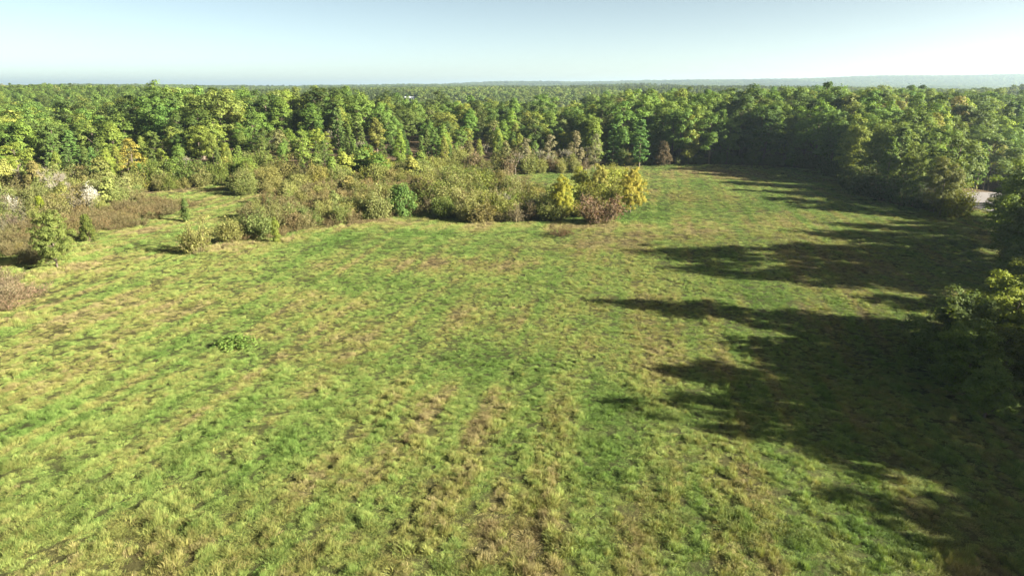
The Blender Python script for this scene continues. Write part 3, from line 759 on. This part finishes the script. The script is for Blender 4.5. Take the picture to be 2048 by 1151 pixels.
at(85, 435, 'cone', 4.4, (.24, .29, .03), 'cedar_shrub', 'lime green conical shrub among the pale brush', wide=.95, var=1)
at(110, 396, 'snag', 9, OLIVE, 'bare_tree', 'leafless pale grey tree with spreading limbs in the brush', 'tree', 1.1, 0)
at(140, 408, 'snag', 7.5, OLIVE, 'bare_tree', 'leafless pale tree leaning over the brush, white limbs', 'tree', 1.1, 1)
at(270, 372, 'loose', 13, GOLD, 'broadleaf_tree', 'golden yellow tree glowing among green pines', 'tree', 1.25, 1)
at(803, 433, 'dense', 6.6, (.105, .18, .040), 'leafy_shrub', 'dense bright green rounded bush at the island tip', wide=1.0, var=2)
at(755, 438, 'bush', 6.2, (.22, .245, .085), 'leafy_shrub', 'pale green bush beside the dense bright green one', wide=.85, var=3)
at(553, 485, 'sapling', 4.5, (.17, .21, .035), 'sapling', 'yellow green sapling at the edge of the brown brush', 'tree', .7, 1)
at(1260, 424, 'near', 9.4, (.33, .30, .05), 'broadleaf_tree', 'golden yellow rounded tree at the tip of the thicket', 'tree', .95, 0, 1.0)
at(1122, 440, 'near', 9.0, (.29, .29, .035), 'broadleaf_tree', 'olive gold rounded tree beside the reddish bush', 'tree', .85, 1)
at(1160, 405, 'near', 8.4, (.27, .29, .04), 'broadleaf_tree', 'yellow green tree behind the olive gold one', 'tree', .85, 2)
at(1197, 408, 'near', 9.0, (.28, .27, .065), 'broadleaf_tree', 'tall faded yellow tree at the back of the clump', 'tree', .8, 0)
at(1203, 447, 'brush', 5.8, (.165, .112, .07), 'sumac_shrub', 'reddish brown dome shaped bush below the golden tree', wide=1.35, var=1)
at(470, 690, 'weed', .55, (.15, .24, .05), 'weed_clump', 'dark green clump of weeds alone on the mown grass', 'plant', 2.0, 0)
at(1120, 470, 'bramble', 1.5, (.12, .075, .035), 'bramble_shrub', 'low brown brush heap lying out on the grass', wide=1.7, var=2)
at(1015, 398, 'sapling', 6.0, (.12, .19, .028), 'sapling', 'bright green slim sapling beside the small clearing', 'tree', .75, 2)
at(965, 372, 'bramble', 2.6, (.19, .085, .055), 'sumac_shrub', 'red topped shrub behind the small clearing', wide=2.2, var=0)
at(1000, 440, 'bare', 7, OLIVE, 'bare_tree', 'half bare tree with white limbs leaning at the hollow', 'tree', 1.0, 0)
at(1060, 440, 'bare', 6.5, OLIVE, 'bare_tree', 'thin half bare tree standing at the hollow edge', 'tree', 1.0, 1)
at(1278, 333, 'pine', 16, (.11, .215, .055), 'pine_tree', 'bright green pine before the dark shaded wood', 'pine', 1.4, 0)
for px, py, h, k in [(1050, 347, 11, 'loose'), (1078, 345, 9.5, 'bare'), (1100, 343, 12.5, 'loose'), (1128, 344, 9, 'bare'), (1150, 341, 13.5, 'loose'), (1172, 340, 10, 'bare'), (1190, 339, 12, 'loose'), (1030, 350, 8, 'bare'), (1012, 346, 10, 'loose')]:
    at(px, py, k, h * random.uniform(.95, 1.1), jitter((.215, .205, .10)), 'bare_tree' if k == 'bare' else 'broadleaf_tree', 'grey tan thinning tree in the stand behind the hollow' if k == 'loose' else 'grey half bare tree among the tan stand behind the hollow', 'tree', .95, random.randrange(3))['group'] = 'grey tan stand behind the hollow'
for px, dist, tz, c in [(335, 268, 25.2, DARK), (425, 262, 24.6, DARK), (385, 285, 25.4, MID), (640, 272, 24.6, DARK), (715, 265, 24.2, MID), (560, 280, 24.8, YG), (1490, 262, 26.2, DARK), (1650, 250, 26.4, DARK), (1585, 268, 25.0, MID), (1750, 240, 24.5, DARK), (1290, 262, 24.4, MID)]:
    x = (px - 1024) / 1365 * (.959 * dist + 2); z0 = float(height(x, dist))
    lab = 'huge %s oak rising above the woods behind the %s' % (LOOK[c], 'grass lane' if px < 500 else 'brush island' if px < 900 else 'shaded end of the field')
    plant('oak', x, dist, tz - z0, jitter(c), 'broadleaf_tree', lab, 'tree', lab, wide=1.35)
at(1225, 331, 'pine', 14, (.11, .21, .055), 'pine_tree', 'shorter bright pine at the corner of the dark wood', 'pine', 1.3, 1)
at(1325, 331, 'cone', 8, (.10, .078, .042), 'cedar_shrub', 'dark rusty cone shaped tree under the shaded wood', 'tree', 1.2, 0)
at(1880, 432, 'near', 12, (.155, .17, .050), 'broadleaf_tree', 'pale sunlit tree with vines beside the gravel drive', 'tree', 1.0, 2)
at(1905, 434, 'bush', 6, (.17, .19, .035), 'leafy_shrub', 'yellow green bush at the corner by the gravel drive', wide=1.1, var=0)
at(1868, 426, 'snag', 9, OLIVE, 'bare_tree', 'dead pale trunk standing among the sunlit vines', 'tree', .8, 1)
at(1765, 385, 'near', 17, (.15, .205, .045), 'broadleaf_tree', 'broad green tree at the front of the shaded trees', 'tree', 1.25, 3)
at(1700, 352, 'oak', 19, (.13, .185, .04), 'broadleaf_tree', 'wide rounded tree where the shaded trees turn the corner', 'tree', 1.3, 4)
at(1825, 405, 'near', 13, (.16, .21, .045), 'broadleaf_tree', 'rounded green tree in front of the broad one', 'tree', 1.3, 0)
at(2030, 470, 'near', 12, (.10, .15, .03), 'broadleaf_tree', 'sunlit leafy tree standing over the dim corner', 'tree', 1.1, 1)

# ------------------------------------------------------------------ gravel drive
def ribbon(name, pts_, wid, mat, zoff):
    pts_ = np.array(pts_, float); t = np.linspace(0, 1, len(pts_)); q = np.linspace(0, 1, 60)
    P = np.stack([np.interp(q, t, pts_[:, k]) for k in range(2)], 1)
    for _ in range(12): P[1:-1] = (P[:-2] + P[1:-1] * 2 + P[2:]) / 4
    T = np.gradient(P, axis=0); T /= np.linalg.norm(T, axis=1)[:, None]; Nn = np.stack([-T[:, 1], T[:, 0]], 1)
    cols = np.linspace(-.5, .5, 7)
    V = P[:, None] + Nn[:, None] * (cols * wid)[None, :, None]
    z = height(V[..., 0], V[..., 1]) + zoff
    v = np.concatenate([V, z[..., None]], -1).reshape(-1, 3)
    i = np.arange(420).reshape(60, 7)
    f = np.stack([i[:-1, :-1], i[:-1, 1:], i[1:, 1:], i[1:, :-1]], -1).reshape(-1, 4)
    return link(name, mesh_from(name, v, f, mat, True))
gravel = plainmat('gravel', (0.15, 0.14, 0.135), .9, .35, 6)
tag(ribbon('gravel_drive', [(104, 112), (106, 130), (106, 142), (107, 156), (110, 166), (124, 173), (150, 178), (200, 184)], 7.5, gravel, .05), 'pale gravel drive curving between the trees', 'road', kind='structure')

# ------------------------------------------------------------------ white house far off in the pine woods
hx, hy = HOUSE; hz = float(height(hx, hy)) + 3.4
house = link('farmhouse', None, None, (hx, hy, hz), .25); tag(house, 'small white house far off in the pine woods', 'house')
white = plainmat('white_boards', (.78, .77, .74), .6, .05, 2); roofm = plainmat('metal_roof', (.55, .57, .58), .4, .1, 2); glassm = plainmat('dark_glass', (.03, .035, .04), .2, .1, 2)
def boxmesh(nm, x0, x1, y0, y1, z0, z1, mat):
    v = [(x, y, z) for z in (z0, z1) for y in (y0, y1) for x in (x0, x1)]
    return mesh_from(nm, v, [(0, 2, 3, 1), (4, 5, 7, 6), (0, 1, 5, 4), (2, 6, 7, 3), (0, 4, 6, 2), (1, 3, 7, 5)], mat)
link('wall', boxmesh('wall', -5.5, 5.5, -3.5, 3.5, -5, 3.2, white), house)
link('roof', mesh_from('roof', [(-6, -4, 3.1), (6, -4, 3.1), (6, 4, 3.1), (-6, 4, 3.1), (-6, 0, 5.4), (6, 0, 5.4), (-6, -4, 3.3), (6, -4, 3.3), (6, 4, 3.3), (-6, 4, 3.3)],
     [(0, 3, 2, 1), (0, 1, 7, 6), (3, 9, 8, 2), (6, 7, 5, 4), (8, 9, 4, 5), (0, 6, 4, 9, 3), (1, 2, 8, 5, 7)], roofm), house)
for wx in (-3.4, 0.9, 3.4): link('window', boxmesh('window', wx - .5, wx + .5, -3.56, -3.4, 1.0, 2.4, glassm), house)
link('door', boxmesh('door', -1.6, -.7, -3.57, -3.4, 0, 2.1, glassm), house)

# ------------------------------------------------------------------ grass
def tuft(seed, n, Rr, H, lay, wd):
    rng = np.random.default_rng(seed); g = Geo()
    r = Rr * np.sqrt(rng.uniform(0, 1, n)); a = rng.uniform(0, 6.28, n)
    b = np.stack([r * np.cos(a), r * np.sin(a), np.full(n, -.03)], 1)
    out_ = np.stack([np.cos(a), np.sin(a), np.zeros(n)], 1) * (r / Rr)[:, None] * lay + rng.normal(size=(n, 3)) * lay * .7
    L = H * rng.uniform(.55, 1.2, n) * (1.15 - .5 * r / Rr)
    d = np.stack([out_[:, 0], out_[:, 1], np.ones(n)], 1); d /= np.linalg.norm(d, axis=1)[:, None]
    mid = b + d * (L * .6)[:, None]
    d2 = d + out_ * .9; d2[:, 2] = d[:, 2] * .5; d2 /= np.linalg.norm(d2, axis=1)[:, None]
    tip = mid + d2 * (L * .55)[:, None]
    t = np.cross(d, rng.normal(size=(n, 3))); t /= np.linalg.norm(t, axis=1)[:, None]
    w_ = wd * rng.uniform(.6, 1.3, n)[:, None]
    v = np.stack([b - t * w_, b + t * w_, mid + t * w_ * .9, mid - t * w_ * .9, tip + t * w_ * .2, tip - t * w_ * .2], 1).reshape(-1, 3)
    i = np.arange(n)[:, None] * 6
    f = np.concatenate([i + np.array([[0, 1, 2, 3]]), i + np.array([[3, 2, 4, 5]])])
    val = 1 + rng.uniform(-.3, .3, n)
    g.v.append(v); g.f.append(f); g.n = len(v); g.a.append(np.concatenate([val, val]))
    return g.mesh('tuft', GRASS_I)
tufts = [tuft(301, 100, .34, .24, .7, .0095), tuft(302, 100, .30, .30, .5, .009), tuft(303, 110, .42, .17, 1.1, .010), tuft(304, 80, .26, .34, .4, .009), tuft(305, 80, .5, .38, .7, .012), tuft(306, 80, .55, .46, .6, .013)]
def band(d0, d1, dens, big):
    n = int((d1 ** 2 - d0 ** 2) * .80 * dens)
    y = np.sqrt(RNG.uniform(d0 ** 2, d1 ** 2, n)); x = RNG.uniform(-1, 1, n) * (.80 * y + 3)
    m = ~is_wood(x, y) & ~inpoly(x, y, drive)
    return x[m], y[m], np.full(m.sum(), big)
bx = [band(18, 60, 20, 0), band(60, 110, 13, 0), band(110, 170, 6, 1), band(170, 260, 3.0, 1)]
tx = np.concatenate([b[0] for b in bx]); ty = np.concatenate([b[1] for b in bx]); tb = np.concatenate([b[2] for b in bx])
td = dryness(tx, ty)
nt_ = len(tx)
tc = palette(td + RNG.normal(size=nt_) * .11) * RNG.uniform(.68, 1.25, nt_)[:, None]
lump = fbm(tx / .8, ty / .8, 171, 3); bigl = fbm(tx / 6, ty / 6, 173, 2)
keepm = (lump + RNG.normal(size=nt_) * .05) > .33
hs_ = (.24 + 2.9 * np.clip(lump - .40, 0, 1) + .35 * (bigl - .5)) * RNG.uniform(.75, 1.3, nt_)
fr = sum(gau(tx, ty, *q) for q in FRINGE)
hs_ *= 1 + 1.6 * np.clip(fr, 0, 1)
hs_ *= .5 + 1.0 * fbm((tx - .2 * ty) / 1.3, ty / 25, 67, 2)
hs_ *= (.8 + .45 * sstep(75, 32, ty))
wx_ = RNG.uniform(.58, 1.0, nt_) * np.where(tb > 0, 1.35, 1.0)
pk = np.where(tb > 0, RNG.integers(2, 6, nt_), RNG.integers(0, 4, nt_))
weedy = (fbm(tx / 1.6, ty / 1.6, 181, 2) + .5 * sstep(52, 26, ty) * fbm(tx / 7, ty / 7, 183, 2)) > .74
pk = np.where(weedy & (RNG.random(nt_) < .55), RNG.integers(4, 6, nt_), pk)
hs_ = np.where(weedy & (ty < 60), hs_ * 1.15, hs_)
tc = np.where(weedy[:, None], tc * np.array([.85, .82, .8]), tc)
scl = np.stack([wx_, wx_, hs_ * np.where(pk > 3, .6, 1)], 1)
o = scatter('grass', np.stack([tx, ty, height(tx, ty)], 1)[keepm], RNG.uniform(0, 6.28, nt_)[keepm], scl[keepm], pk[keepm], tc[keepm], tufts, RNG.normal(size=(nt_, 2))[keepm] * .10)
tag(o, 'rough green and straw coloured grass of the open field', 'grass', kind='stuff')
print('tufts', int(keepm.sum()))

# ------------------------------------------------------------------ the air
hm = bpy.data.materials.new('haze_air'); hm.use_nodes = True
nt = hm.node_tree; nt.nodes.clear()
out = nt.nodes.new('ShaderNodeOutputMaterial'); pv = nt.nodes.new('ShaderNodeVolumePrincipled')
pv.inputs['Color'].default_value = (0.60, 0.79, 0.93, 1); pv.inputs['Density'].default_value = 1.2e-4; pv.inputs['Anisotropy'].default_value = 0.5
nt.links.new(pv.outputs[0], out.inputs['Volume'])
zmin = float(Z.min()) - 1.0; zmax = float(Z[np.hypot(X, Y) < 15000].max()) + 30
S_ = 20000
hz_o = link('haze', boxmesh('haze', -S_, S_, -S_, S_, zmin, zmax, hm)); tag(hz_o, 'pale morning haze over the hills', 'haze', kind='stuff')
print('haze', zmin, zmax)
